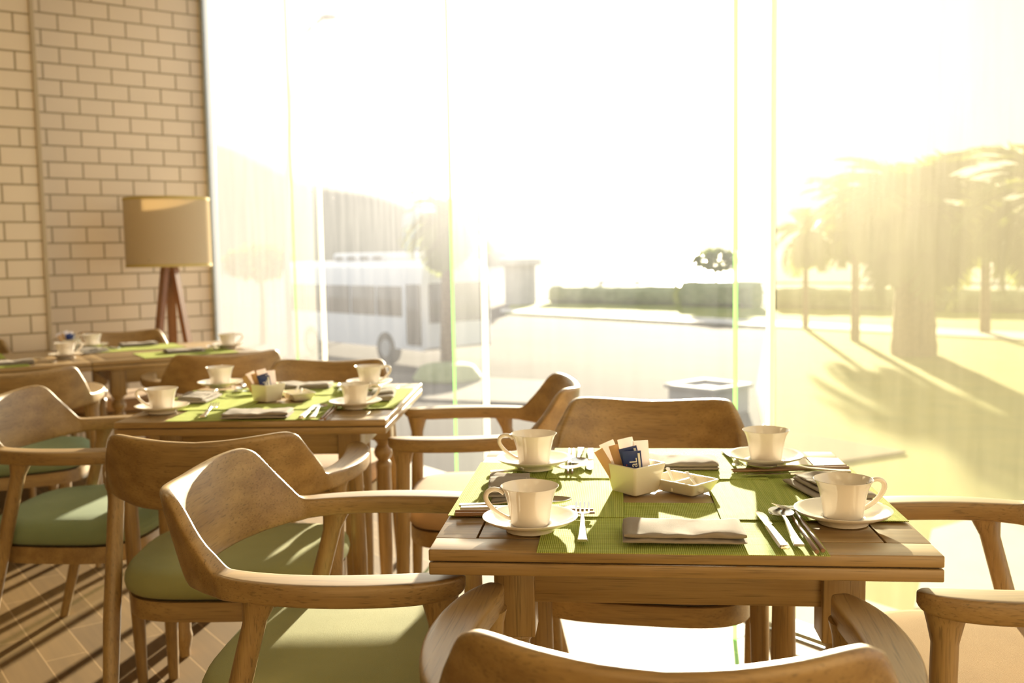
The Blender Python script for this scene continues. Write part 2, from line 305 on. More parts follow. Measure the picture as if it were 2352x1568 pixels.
    # only one face should scatter: keep the pane a single closed slab
for i, s_ in enumerate(JT[1:-1]):
    g = G(); g.box((s_, .006, ROOM_H/2), (.018, .02, ROOM_H)); struct(g.out('trim_%d' % (i+2), 'silicone', smooth=False, loc=CN, rotz=-TH))
    fn = G(); fn.box((s_, -.083, ROOM_H/2), (.012, .135, ROOM_H)); fo = struct(fn.out('window_%d' % (i+8), 'flare_haze_glass', smooth=False, loc=CN, rotz=-TH))
    e_ = G(); e_.box((0, -.1535, ROOM_H/2), (.013, .005, ROOM_H)); eo = e_.out('glass_edge', 'green_glass_edge', fo, smooth=False); eo.location = (s_, 0, 0)
g = G(); g.box((-.028, .0, ROOM_H/2), (.055, .05, ROOM_H), bev=.004); struct(g.out('trim_8', 'frame_metal', loc=CN + gd*.055, rotz=-TH))
g = G(); g.box((4.5, .05, -.02), (9, .12, .05)); struct(g.out('trim_9', 'frame_metal', smooth=False, loc=CN, rotz=-TH))
def blind(a, b, mat, lab, z0):
    t = empty('roller_blind', CN + gd*a); t.rotation_euler.z = -TH
    nn = int((b-a)/.02); vs = []; fs = []
    for i in range(nn+1):
        x = (b-a)*i/nn; y = -.028 + .0015*sin(x*9)
        vs += [(x, y, z0), (x, y, ROOM_H-.06)]
    for i in range(nn): fs.append((2*i, 2*i+2, 2*i+3, 2*i+1))
    mkobj('mesh_cloth', vs, fs, mat, t)
    g = G(); g.tube([(0, -.03, ROOM_H-.05), (b-a, -.03, ROOM_H-.05)], .028, 16); g.out('roller', 'frame_metal', t)
    g = G(); g.box(((b-a)/2, -.028, z0+.006), (b-a, .008, .016), bev=.002); g.out('bottom_bar', 'frame_metal', t)
    tag(t, lab, 'blind', 'sheer mesh roller blinds')
blind(.075, 1.60, 'white_blind_mesh', 'pale sheer mesh roller blind drawn down beside the tiled wall', .05)
blind(4.675, 6.13, 'blind_mesh', 'warm-tinted sheer mesh roller blind drawn down at the right, lawn and palms showing through', .02)
# ================================================================== CHAIR
def chair_sections():
    # half path from the middle of the back to the arm tip: x, y, zbottom, ztop, half width, lean at top
    R = [(0, -.272, .603, .766, .0135, .040), (.0615, -.268, .603, .769, .0135, .040), (.123, -.2545, .604, .775, .0135, .040), (.166, -.235, .606, .779, .0135, .040),
         (.186, -.221, .608, .776, .0135, .040), (.200, -.2065, .610, .759, .0140, .036), (.222, -.180, .613, .715, .0150, .026), (.238, -.150, .616, .674, .0175, .012),
         (.244, -.140, .6175, .6635, .0195, .006), (.251, -.127, .619, .6605, .0225, 0), (.266, -.090, .621, .660, .0265, 0), (.281, -.03, .622, .660, .0300, 0), (.288, .04, .622, .660, .0325, 0),
         (.286, .11, .622, .660, .0335, 0), (.278, .17, .622, .660, .0320, 0), (.269, .210, .624, .660, .0280, 0), (.262, .237, .628, .660, .0215, 0), (.257, .251, .634, .660, .0130, 0), (.2545, .257, .642, .657, .0050, 0)]
    return R
def build_back():
    R = chair_sections(); n = 20; st = []
    sub = 3
    for i in range((len(R)-1)*sub+1): st.append(spl(R, i/sub))
    full = [(-a[0], *a[1:]) for a in reversed(st[1:])] + [tuple(a) for a in st]
    P = [Vector((a[0], a[1])) for a in full]; rings = []
    for i, a in enumerate(full):
        t = (P[min(i+1, len(P)-1)] - P[max(i-1, 0)]).normalized(); nn = Vector((t.y, -t.x))
        if nn.dot(Vector((a[0], a[1]))) < 0: nn = -nn
        zc = (a[2]+a[3])/2; hz = (a[3]-a[2])/2; ring = []
        for j in range(n):
            q = 2*pi*j/n + pi/n; c, s_ = cos(q), sin(q); ex = .26
            dn = a[4]*math.copysign(abs(c)**(ex if hz < .04 else .42), c)*(1 - (.10 if (s_ < 0 and hz < .04) else 0)*abs(s_)); dz = hz*math.copysign(abs(s_)**(ex if hz < .04 else .42), s_)
            off = dn + a[5]*((dz/hz)*.5+.1)
            ring.append((a[0]+nn.x*off, a[1]+nn.y*off, zc+dz))
        rings.append(ring)
    # cut into arm / back / arm
    cut = 9*sub; mid = len(st)-1
    L_ = rings[:mid-cut+1]; B_ = rings[mid-cut:mid+cut+1]; R_ = rings[mid+cut:]
    return L_, B_, R_
LEGS = {'front': 1, 'rear': -1}
def make_chair(fabric):
    t = empty('dining_armchair')
    L_, B_, R_ = build_back()
    G().loft(L_).out('armrest', 'oak_y', t, ang=55); G().loft(R_).out('armrest', 'oak_y', t, ang=55); G().loft(B_).out('backrest', 'oak_x', t, ang=55)
    for sx in (-1, 1):
        # front leg: flared head under the arm tip
        top = Vector((sx*.262, .216, .632)); bot = Vector((sx*.270, .232, 0)); pr = [(.0, .0135), (.25, .0175), (.55, .0205), (.8, .0200), (.92, .0200), (.965, .0215), (1.0, .0265)]
        g = G(); n = 20
        g.loft([[(lerp(bot.x, top.x, k)+r*cos(2*pi*j/n), lerp(bot.y, top.y, k)+r*(1.25 if k > .95 else 1)*sin(2*pi*j/n), lerp(bot.z, top.z, k)) for j in range(n)] for k, r in pr]); g.out('leg', 'oak_z', t)
        top = Vector((sx*.272, -.070, .632)); bot = Vector((sx*.255, -.235, 0)); pr = [(.0, .0135), (.25, .0175), (.5, .0205), (.8, .0195), (.93, .0195), (.97, .022), (1.0, .027)]
        mid_ = Vector((sx*.266, -.15, .34)); g = G()
        def pp(k): return bot.lerp(mid_, k/.54) if k < .54 else mid_.lerp(top, (k-.54)/.46)
        g.loft([[(pp(k).x+r*cos(2*pi*j/n), pp(k).y+r*(1.2 if k > .95 else 1)*sin(2*pi*j/n), pp(k).z) for j in range(n)] for k, r in pr]); g.out('leg', 'oak_z', t)
    # seat: rounded trapezoid
    def outline(sc, n=56, dx=0):
        pts = []
        for j in range(n):
            q = 2*pi*j/n; c, s_ = cos(q), sin(q); ex = .55
            y = .232*math.copysign(abs(s_)**ex, s_); w_ = lerp(.240, .276, (y+.23)/.46); x = w_*math.copysign(abs(c)**ex, c)
            pts.append((x*sc, y*sc - .005))
        return pts
    g = G(); rings = []
    for sc, z in ((.90, .382), (.955, .386), (.99, .396), (1.0, .410), (.990, .426), (.965, .438), (.92, .446), (.84, .4505), (.65, .453), (.4, .4545), (.05, .455)):
        rings.append([(x, y, z + .004*sin(x*9)*0) for x, y in outline(sc)])
    g.loft(rings); g.out('seat_cushion', fabric, t, ang=80)
    g = G(); g.loft([[(x, y, z) for x, y in outline(.90)] for z in (.376, .383)]); g.out('seat_gap', 'gap_shade', t)  # near-black plate gives the gap under the cushion its shade
    # frame rails (front, back, sides) as a hollow curved ring
    g = G(); o1, o2 = outline(.955), outline(.86); z0, z1 = .332, .378
    rings = [[(*p, z0) for p in o2], [(*p, z0) for p in o1], [(*p, z1) for p in o1], [(*p, z1) for p in o2], [(*p, z0) for p in o2]]
    g.loft(rings, cap=False); g.out('seat_frame', 'oak_x', t, ang=50)
    return t
sage = make_chair('sage_fabric'); tan = make_chair('tan_fabric'); teal = make_chair('teal_fabric')
def chair(proto, x, y, face, label):
    """face: direction the sitter looks, degrees clockwise from +Y"""
    return inst(proto, (x, y, 0), -radians(face), label, 'chair', 'round-backed oak armchairs at the tables')
chair(sage, -.326, 1.825, 93, 'oak armchair with sage green seat at the left side of the nearest table')
chair(sage, .186, 1.222, 8.5, 'oak armchair seen from behind at the bottom, in front of the nearest table')
chair(tan, .862, 1.69, -88, 'oak armchair with tan seat at the right side of the nearest table')
chair(tan, .315, 2.38, 192, 'oak armchair facing the camera on the window side of the nearest table')
chair(sage, -.70, 2.465, 1, 'sage-seated oak armchair seen from behind, in front of the middle table')
chair(tan, -.10, 3.03, -91, 'oak armchair with sunlit pinkish-tan seat at the right side of the middle table')
chair(teal, -1.27, 2.95, 91, 'oak armchair with blue-green seat at the left side of the middle table')
chair(tan, -.73, 3.54, 188, 'oak armchair facing the camera on the window side of the middle table')
chair(sage, -1.30, 4.38, -25, 'oak armchair from behind, right one in front of the farthest table pair, lit orange')
chair(teal, -1.93, 3.84, -25, 'oak armchair from behind, left one in front of the farthest table pair, mostly hidden')
chair(tan, -2.11, 5.33, 160, 'oak armchair facing the camera behind the farthest table, left of the floor lamp')
chair(tan, -2.68, 4.80, 150, 'oak armchair behind the farthest table, cut off by the left picture edge')
# ================================================================== TABLES
TW = .762
def make_table():
    t = empty('dining_table')
    g = G(); w_ = TW; a = .065; gp = .0035
    g.box((w_/2, w_/2, .711), (w_-2*a-2*gp, w_-2*a-2*gp, .018), bev=.0008)
    for s_ in (0, 1):
        g.box((w_/2, a/2 if s_ == 0 else w_-a/2, .711), (w_, a, .018), bev=.0025); g.box((a/2 if s_ == 0 else w_-a/2, w_/2, .711), (a, w_-2*a, .018), bev=.0008)
    g.out('tabletop', 'table_oak_x', t)
    g = G(); g.box((w_/2, w_/2, .7015), (w_-.012, w_-.012, .003)); g.out('hinge_gap', 'gap_shade', t, smooth=False)  # near-black sheet standing for the shade in the slot between the leaves
    g = G(); g.box((w_/2, w_/2, .690), (w_, w_, .0195), bev=.0025); g.out('folding_leaf', 'table_oak_x', t)
    i_ = .122; L = .066
    for x, y, dx, dy in ((w_/2, i_-.012, w_-2*i_-L+.01, .02), (w_/2, w_-i_+.012, w_-2*i_-L+.01, .02), (i_-.012, w_/2, .02, w_-2*i_-L+.01), (w_-i_+.012, w_/2, .02, w_-2*i_-L+.01)):
        g = G(); g.box((x, y, .6435), (dx, dy, .077), bev=.001); g.out('apron', 'table_oak_x', t)
    for x in (i_, w_-i_):
        for y in (i_, w_-i_):
            g = G(); g.box((x, y, .615), (L, L, .132), bev=.003)
            pr = [(.028, .550), (.030, .545), (.022, .535), (.020, .528), (.029, .515), (.032, .503), (.029, .490), (.021, .480), (.019, .474), (.026, .466), (.0265, .455), (.024, .44), (.026, .30), (.024, .15), (.021, .08), (.025, .06), (.021, .04), (.016, .02), (.016, 0)]
            g.lathe(pr, 28, (x, y, 0)); g.out('leg', 'table_oak_z', t)
    return t
tb = make_table()
TG = 'square oak folding tables laid for breakfast'
T1 = (Vector((-.134, 1.491, 0)), radians(-5.9)); T2 = (Vector((-1.113, 2.742, 0)), radians(-2.4)); a3 = radians(31.0)
p3 = Vector((-1.213, 4.793, 0)) - Vector((cos(a3), sin(a3), 0))*TW; T3 = (p3, a3); T4 = (p3 - Vector((cos(a3), sin(a3), 0))*(TW+.002), a3)
for T_, lb in ((T1, 'sharp foreground oak table laid for four with green mats'), (T2, 'middle oak table laid for four, left of and behind the nearest one'),
               (T3, 'right half of the farthest oak table pair, in front of the floor lamp'), (T4, 'left half of the farthest oak table pair, running out of the picture')):
    inst(tb, T_[0], T_[1], lb, 'table', TG)
def tl(T_, u, v, z=.7205):
    c, s_ = cos(T_[1]), sin(T_[1]); return Vector((T_[0].x+u*c-v*s_, T_[0].y+u*s_+v*c, z))
# ================================================================== PLACEMATS
def make_mat():
    nx, ny = 44, 30; vs = []; fs = []; w_, h_ = .43, .30
    for k in (0, 1):
        for j in range(ny+1):
            for i in range(nx+1):
                x = w_*(i/nx-.5); y = h_*(j/ny-.5); z = .0006 + .0007*(1+sin(y*52+1.3*sin(x*11)))*.5 + .0004*noise.noise((x*18, y*30, 3))
                vs.append((x, y, z + (.0014 if k else 0)))
    n1 = (nx+1)*(ny+1); ix = lambda i, j, k: k*n1+j*(nx+1)+i
    for j in range(ny):
        for i in range(nx):
            fs.append((ix(i, j, 1), ix(i+1, j, 1), ix(i+1, j+1, 1), ix(i, j+1, 1))); fs.append((ix(i, j, 0), ix(i, j+1, 0), ix(i+1, j+1, 0), ix(i+1, j, 0)))
    for i in range(nx): fs.append((ix(i, 0, 0), ix(i+1, 0, 0), ix(i+1, 0, 1), ix(i, 0, 1))); fs.append((ix(i, ny, 0), ix(i, ny, 1), ix(i+1, ny, 1), ix(i+1, ny, 0)))
    for j in range(ny): fs.append((ix(0, j, 0), ix(0, j, 1), ix(0, j+1, 1), ix(0, j+1, 0))); fs.append((ix(nx, j, 0), ix(nx, j+1, 0), ix(nx, j+1, 1), ix(nx, j, 1)))
    return mkobj('placemat', vs, fs, 'woven_green', ang=60)
pm = make_mat()
for T_, u, v, r, z, lb in ((T1, .382, .138, 0, 0, 'green woven placemat along the front edge of the nearest table'), (T1, .150, .398, 90, .0022, 'green woven placemat along the left edge of the nearest table'),
        (T1, .610, .388, -90, .0022, 'green woven placemat along the right edge of the nearest table'), (T1, .365, .612, 180, .0044, 'green woven placemat along the window side of the nearest table'),
        (T2, .36, .152, 0, 0, 'green woven placemat along the front edge of the middle table'), (T2, .157, .40, 90, .0022, 'green woven placemat along the left edge of the middle table'),
        (T2, .605, .39, -90, .0022, 'green woven placemat along the right edge of the middle table'), (T2, .38, .608, 180, .0044, 'green woven placemat along the window side of the middle table'),
        (T3, .44, .155, 0, 0, 'green woven placemat at the front of the farthest table, right half, nearest the lamp'), (T3, .30, .610, 180, 0, 'green woven placemat on the wall side of the farthest table, right half'),
        (T4, .30, .155, 0, 0, 'green woven placemat at the front of the farthest table, near the left picture edge'), (T4, .24, .605, 180, 0, 'green woven placemat on the wall side of the farthest table, at the left picture edge')):
    inst(pm, tl(T_, u, v, .7202+z), T_[1]+radians(r), lb, 'placemat', 'green woven placemats')
MZ = .7275  # top of mats
# ================================================================== NAPKINS
def slab(g, w_, d_, z0, h_, seed, fold=.0, ox=0, oy=0, wav=.003):
    nx, nr = 30, 14; rings = []
    for i in range(nx+1):
        u = i/nx; x = w_*(u-.5); e_ = min(1, min(u, 1-u)*nx/2.2); e_ = sqrt(max(0, 1-(1-e_)**2)); ring = []
        prof = []
        for j in range(nr*2):
            q = 2*pi*j/(nr*2); c, s_ = cos(q), sin(q); yy = d_/2*math.copysign(abs(c)**.35, c); zz = h_/2*math.copysign(abs(s_)**.6, s_)
            wv = wav*noise.noise((x*16+seed, yy*14, seed)) + wav*.5*noise.noise((x*45, yy*30+seed, seed*2))
            top = 1 if zz > 0 else .15
            ring.append((x + ox + .002*noise.noise((yy*40, seed, 1)), yy*(.985+.03*noise.noise((x*12, seed, 0))) + oy, z0+h_/2+zz*(.35+.65*e_) + top*wv))
        rings.append(ring)
    g.loft(rings)
def make_napkin(kind):
    g = G()
    if kind == 0:
        slab(g, .186, .104, 0, .007, 3.1); slab(g, .184, .099, .0062, .0085, 8.2, oy=.003, wav=.0065)
    else:
        slab(g, .180, .088, 0, .008, 5.5, oy=-.006); slab(g, .172, .080, .0072, .009, 1.7, ox=.006, oy=.004, wav=.005); slab(g, .120, .072, .0150, .006, 6.1, ox=-.022, oy=.006, wav=.004)
    return g.out('napkin', 'linen', ang=70)
nk = [make_napkin(0), make_napkin(1)]
def nap(k, px, py, deg, lb, z=MZ, T_=T1): inst(nk[k], at(px, py, z), T_[1]+radians(deg), lb, 'napkin', 'folded grey-brown linen napkins')
nap(0, 1568, 1229, 0, 'folded linen napkin at the front middle of the nearest table, patched with sun')
nap(1, 1176, 1128, 96, 'folded linen napkin on the left side of the nearest table, between two cups')
nap(1, 1905, 1130, -75, 'folded linen napkin on the right side of the nearest table, behind the cup')
nap(0, 1542, 1068, 180, 'folded linen napkin on the window side of the nearest table, behind the sugar box', MZ)
nap(0, 592, 955, 4, 'folded linen napkin at the front middle of the middle table', MZ, T2)
nap(1, 458, 917, 92, 'folded linen napkin on the left side of the middle table', MZ, T2)
nap(1, 876, 912, -84, 'folded linen napkin on the right side of the middle table', MZ, T2)
nap(0, 700, 889, 182, 'folded linen napkin on the window side of the middle table', MZ, T2)
nap(0, 424, 808, 0, 'folded linen napkin at the front of the farthest table, nearest its right end', .7225, T3)
nap(0, 318, 793, 0, 'folded linen napkin behind its neighbour on the farthest table, below the floor lamp', .7225, T3)
nap(0, 24, 836, 0, 'folded linen napkin at the left picture edge on the farthest table', .7225, T3)
nap(1, 207, 809, 40, 'folded linen napkin between two cups on the farthest table', .7225, T3)
# ================================================================== CUPS AND SAUCERS
def make_saucer():
    pr = [(.0, .004), (.030, .004), (.034, .0), (.040, 0), (.0405, .004), (.046, .0085), (.060, .0125), (.072, .0175), (.0768, .0215), (.0775, .0228), (.0765, .0232), (.070, .0205), (.058, .0152), (.046, .0118), (.036, .0105), (.0335, .0105), (.0325, .0090), (.0, .0090)]
    return G().lathe(pr, 64, cap=False).out('saucer', 'porcelain', ang=60)
def make_cup():
    t = empty('coffee_cup')
    ou = [(.0, .002), (.021, .002), (.0225, 0), (.0300, 0), (.0315, .004), (.0325, .012), (.0342, .024), (.0364, .038), (.0398, .052), (.0438, .0625), (.0470, .0672)]
    inn = [(.0474, .0678), (.0468, .0682), (.0445, .0655), (.0370, .049), (.0338, .037), (.0316, .024), (.0298, .012), (.0265, .0065), (.012, .0048), (.0, .0045)]
    ou = [(r_, z_*.925) for r_, z_ in ou]; inn = [(r_, z_*.925) for r_, z_ in inn]
    G().lathe(ou+inn, 64, cap=False).out('bowl', 'porcelain', t, ang=60)
    g = G(); pts = []
    C_ = [(.0425, .056), (.050, .0625), (.060, .0640), (.0690, .0590), (.0715, .0495), (.067, .0385), (.057, .0265), (.046, .0180), (.036, .0125), (.0295, .0105)]
    for i in range(46):
        q = spl([(a, b) for a, b in C_], i/5); pts.append((q[0], 0, q[1]*.925))
    g.tube(pts, [.0030+.0010*abs(sin(pi*i/45+.3)) for i in range(46)], 12, 1.35, up=Vector((0, 1, 0))); g.out('handle', 'porcelain', t)
    return t
sc_, cp_ = make_saucer(), make_cup()
def cup(px, py, hd, where, z=MZ+.001, cz=.0094):
    p = at(px, py, z); inst(sc_, p, 0, 'white saucer under the cup ' + where, 'saucer', 'white saucers')
    p = p.copy(); p.z += cz; inst(cp_, p, radians(hd), 'white porcelain coffee cup ' + where, 'cup', 'white coffee cups')
cup(1218, 1215, 186, 'at the front left corner of the nearest table', .7225); cup(1936, 1199, 8, 'at the front right corner of the nearest table', .7225)
cup(1227, 1074, 176, 'at the far left corner of the nearest table'); cup(1759, 1066, 80, 'at the far right corner of the nearest table')
cup(373, 947, 184, 'at the front left corner of the middle table', .7225); cup(507, 890, 100, 'at the far left corner of the middle table')
cup(817, 936, 2, 'at the front right corner of the middle table', .7225); cup(849, 888, 8, 'at the far right corner of the middle table')
cup(152, 822, 30, 'at the front left of the farthest table', .7215); cup(213, 799, 190, 'behind the front left cup of the farthest table', .7215); cup(524, 799, 12, 'at the right end of the farthest table', .7215)
# ================================================================== CUTLERY
def strip(g, rows):
    """rows of (y, half width, z, thickness): flat bar along y"""
    rings = []
    for y, hw, z, th in rows:
        b = min(th*.35, hw*.5); rings.append([(-hw+b, y, z), (hw-b, y, z), (hw, y, z+th*.4), (hw-b, y, z+th), (-hw+b, y, z+th), (-hw, y, z+th*.4)])
    g.loft(rings)
HAND = [(-.095, .0080, .001, .0030), (-.0945, .0085, .0005, .0040), (-.06, .0068, .0010, .0040), (-.02, .0050, .004, .0034), (.015, .0036, .0085, .0028), (.035, .0032, .0085, .0026)]
def make_fork():
    t = empty('fork'); g = G(); strip(g, HAND); g.out('handle', 'steel', t)
    g = G(); strip(g, [(.033, .0032, .0085, .0026), (.043, .0070, .0066, .0022), (.052, .0118, .0050, .0020), (.060, .0128, .0046, .0018)])
    for k in range(4):
        x = -.0108 + k*.0072; rows = []
        for y, z in ((.058, .0046), (.070, .0052), (.084, .0074), (.096, .0110), (.101, .0132)):
            rows.append([(x-.0019, y, z), (x+.0019, y, z), (x+.0015, y, z+.0017), (x-.0015, y, z+.0017)])
        rows[-1] = [(x-.0008, .102, .0134), (x+.0008, .102, .0134), (x+.0007, .102, .0142), (x-.0007, .102, .0142)]
        g.loft(rows)
    g.out('tines', 'steel', t); return t
def make_spoon():
    t = empty('spoon'); g = G(); strip(g, [(r[0]-.004, *r[1:]) for r in HAND]+[(.040, .0034, .0090, .0024)]); g.out('handle', 'steel', t)
    g = G(); n, m_ = 26, 7; c = Vector((0, .0685)); a_, b_ = .0205, .0310; rings = []
    def pt(rr, q, dz):
        x = a_*rr*cos(q)*(1-.12*sin(q)); y = c.y+b_*rr*sin(q); z = .0020+.0075*rr**2.2+dz - .0020*max(0, sin(q))*rr*rr*0
        return (x, y, z)
    for rr in [i/m_ for i in range(m_, -1, -1)]: rings.append([pt(max(rr, .01), 2*pi*j/n, .0014) for j in range(n)])
    for rr in [i/m_ for i in range(0, m_+1)]: rings.append([pt(max(rr, .01)*1.0, 2*pi*j/n, 0) for j in range(n)])
    rings.append(rings[0]); g.loft(rings, cap=False); g.out('bowl', 'steel', t, ang=75); return t
def make_knife():
    t = empty('table_knife'); g = G()
    strip(g, [(-.100, .0060, .0018, .004), (-.0985, .0082, .0005, .0070), (-.05, .0078, .0005, .0070), (.0, .0068, .001, .0060), (.012, .0060, .0018, .0044)]); g.out('handle', 'steel', t)
    g = G(); rows = []
    for y, x0, x1 in ((.008, -.0050, .0050), (.022, -.0048, .0052), (.030, -.0050, .0092), (.060, -.0050, .0102), (.085, -.0048, .0098), (.098, -.0042, .0075), (.105, -.0028, .0030), (.107, -.0016, .0006)):
        rows.append([(x0, y, .0030), (x1, y, .0034), (x1, y, .0039), (x0, y, .0048)])
    g.loft(rows); g.out('blade', 'steel', t); return t
def make_chop():
    g = G(); n = 12
    g.loft([[(r*cos(2*pi*j/n+.26)*1.0, y, .0036+r*sin(2*pi*j/n+.26)) for j in range(n)] for y, r in ((-.118, .0030), (-.1172, .0036), (0, .0033), (.09, .0025), (.117, .0018), (.118, .0012))])
    return g.out('chopstick', 'chopstick_wood')
fk, sp_, kn, ch_ = make_fork(), make_spoon(), make_knife(), make_chop()
def lay(pr, h, tp, lb, cat, grp, z=MZ, tilt=0):
    a, b = at(*h, z), at(*tp, z); d = b-a; o_ = inst(pr, (a+b)/2, atan2(-d.x, d.y), lb, cat, grp)
    if tilt: o_.rotation_euler.x = radians(tilt)
    return o_
FG, SG, KG, CG = 'steel table forks', 'steel table spoons', 'steel table knives', 'brown wooden chopsticks'
lay(fk, (1338, 1256), (1338, 1163), 'steel fork lying between the front left cup and the front napkin of the nearest table', 'fork', FG)
lay(kn, (1802, 1262), (1742, 1182), 'steel table knife right of the front napkin on the nearest table', 'knife', KG)
lay(sp_, (1842, 1265), (1782, 1170), 'steel spoon between the knife and chopsticks at the front of the nearest table', 'spoon', SG)
lay(ch_, (1872, 1266), (1812, 1180), 'brown wooden chopstick beside the spoon, left one of the front pair on the nearest table', 'chopstick', CG)
lay(ch_, (1886, 1263), (1826, 1178), 'brown wooden chopstick right of its mate at the front of the nearest table', 'chopstick', CG)
lay(sp_, (1065, 1163), (1303, 1158), 'steel spoon behind the front left cup of the nearest table', 'spoon', SG)
lay(kn, (1052, 1173), (1328, 1168), 'steel knife behind the front left saucer of the nearest table', 'knife', KG)
lay(ch_, (1050, 1186), (1362, 1182), 'brown chopstick nearest the front, behind the front left saucer of the nearest table', 'chopstick', CG)
lay(ch_, (1050, 1180), (1358, 1175), 'brown chopstick under the knife behind the front left saucer of the nearest table', 'chopstick', CG)
lay(fk, (1130, 1086), (1335, 1078), 'steel fork below the far left saucer of the nearest table, tines toward the spoon', 'fork', FG)
lay(sp_, (1334, 1034), (1327, 1072), 'steel spoon right of the far left cup on the nearest table, flashing in the sun', 'spoon', SG)
lay(kn, (1357, 1032), (1357, 1086), 'steel knife on the window side of the nearest table, left of the sugar box', 'knife', KG)
lay(ch_, (1307, 1034), (1304, 1092), 'brown chopstick just right of the far left saucer of the nearest table', 'chopstick', CG)
lay(ch_, (1317, 1034), (1314, 1092), 'brown chopstick next to the flashing spoon on the window side of the nearest table', 'chopstick', CG)
lay(fk, (1664, 1036), (1706, 1084), 'steel fork left of the far right cup of the nearest table, tines toward the camera', 'fork', FG)
lay(ch_, (1940, 1074), (1684, 1082), 'brown chopstick in front of the far right saucer of the nearest table, farther one', 'chopstick', CG)
lay(ch_, (1942, 1078), (1690, 1086), 'brown chopstick in front of the far right saucer of the nearest table, nearer one', 'chopstick', CG)
lay(sp_, (1930, 1084), (1738, 1078), 'steel spoon in front of the far right saucer of the nearest table', 'spoon', SG, MZ+.004)
lay(kn, (1935, 1090), (1722, 1094), 'steel knife between the chopsticks and right napkin of the nearest table', 'knife', KG)
lay(fk, (2010, 1160), (1800, 1176), 'steel fork behind the front right cup of the nearest table', 'fork', FG)
lay(fk, (458, 964), (500, 930), 'steel fork at the front of the middle table, left of its napkin', 'fork', FG)
lay(kn, (688, 965), (724, 932), 'steel knife right of the front napkin on the middle table', 'knife', KG)
lay(sp_, (712, 966), (744, 930), 'steel spoon between the knife and chopsticks at the front of the middle table', 'spoon', SG)
lay(ch_, (736, 966), (770, 932), 'brown chopstick at the front of the middle table, beside the spoon', 'chopstick', CG)
lay(ch_, (744, 966), (778, 933), 'brown chopstick at the front of the middle table, beside the saucer', 'chopstick', CG)
lay(sp_, (480, 907), (578, 904), 'steel spoon below the far left saucer of the middle table', 'spoon', SG)
lay(fk, (775, 884), (790, 905), 'steel fork left of the far right saucer of the middle table', 'fork', FG)
lay(sp_, (560, 883), (556, 900), 'steel spoon right of the far left cup on the middle table', 'spoon', SG)
lay(sp_, (128, 832), (80, 826), 'steel spoon left of the front cup on the farthest table', 'spoon', SG, .7225)
lay(sp_, (500, 806), (480, 797), 'steel spoon left of the right-end cup on the farthest table', 'spoon', SG, .7225)
lay(kn, (266, 800), (238, 797), 'steel knife beside the napkin on the wall side of the farthest table', 'knife', KG, .7225)
# ================================================================== SUGAR BOX, SACHETS, SEASONING DISH
def rrect(hx, hy, r, z, n=5):
    o_ = []
    for cx, cy, a0 in ((hx-r, hy-r, 0), (-hx+r, hy-r, pi/2), (-hx+r, -hy+r, pi), (hx-r, -hy+r, 3*pi/2)):
        for i in range(n+1): q = a0+pi/2*i/n; o_.append((cx+r*cos(q), cy+r*sin(q), z))
    return o_
def tray(hx0, hy0, hx1, hy1, h, wall_, fl_, r):
    return [rrect(hx0-.003, hy0-.003, r, 0), rrect(hx0, hy0, r, .003), rrect(hx1, hy1, r, h-.001), rrect(hx1-.001, hy1-.001, r, h), rrect(hx1-wall_, hy1-wall_, r*.7, h), rrect(hx1-wall_-.001, hy1-wall_-.001, r*.7, h-.002), rrect(hx0-wall_, hy0-wall_, r*.7, fl_)]
bx = G().loft(tray(.032, .032, .0415, .0415, .055, .0035, .005, .006)).out('sugar_box', 'cream_ceramic', ang=50)
def make_dish():
    t = empty('seasoning_dish'); g = G(); L_ = tray(.030, .046, .040, .056, .024, .003, .004, .006); g.loft(L_)
    g.box((0, 0, .0125), (.068, .004, .017), bev=.001); g.out('tray', 'cream_ceramic', t, ang=50)
    g = G()
    for y in (-.025, .025):
        g.loft([[(.021*r*cos(2*pi*j/20), y+.018*r*sin(2*pi*j/20), .005+.006*(1-r*r)) for j in range(20)] for r in (1, .75, .5, .25, .02)])
    g.out('seasoning', 'dark_seasoning', t); return t
ds = make_dish()
def make_tiny():
    t = G(); strip(t, [(-.030, .0035, .004, .002), (-.029, .0040, .004, .0024), (.0, .0028, .0030, .0022), (.012, .0030, .0026, .0020)])
    n = 16; rg = []
    for rr in (1, .75, .5, .25, .02): rg.append([(.0085*rr*cos(2*pi*j/n), .022+.011*rr*sin(2*pi*j/n), .0022+.0035*rr*rr) for j in range(n)])
    for rr in (.02, .25, .5, .75, 1): rg.append([(.0085*rr*cos(2*pi*j/n), .022+.011*rr*sin(2*pi*j/n), .0008+.0035*rr*rr) for j in range(n)])
    rg.append(rg[0]); t.loft(rg, cap=False); return t.out('tiny_spoon', 'porcelain')
ty = make_tiny()
def packet(name, w_, h_, th, mat, fluted=True):
    g = G(); nx, nz = 6, 12; ring = []
    rings = []
    for k in range(nz+1):
        u = k/nz; z = h_*u; t_ = th*(sin(pi*min(1, max(0, (u-.06)/.88)))**.5 if .06 < u < .94 else 0)+.0006
        rings.append([(x*w_/2, t_/2*(1-(x*x)*.92)*s_+.0012*sin(u*5), z) for s_, xs in ((1, (-1, -.6, -.2, .2, .6, 1)), (-1, (1, .6, .2, -.2, -.6, -1))) for x in xs])
    g.loft(rings); return g.out(name, mat)
pw = packet('sugar_sachet', .029, .090, .006, 'paper_white'); pbn = packet('brown_sugar_sachet', .018, .085, .005, 'paper_brown')
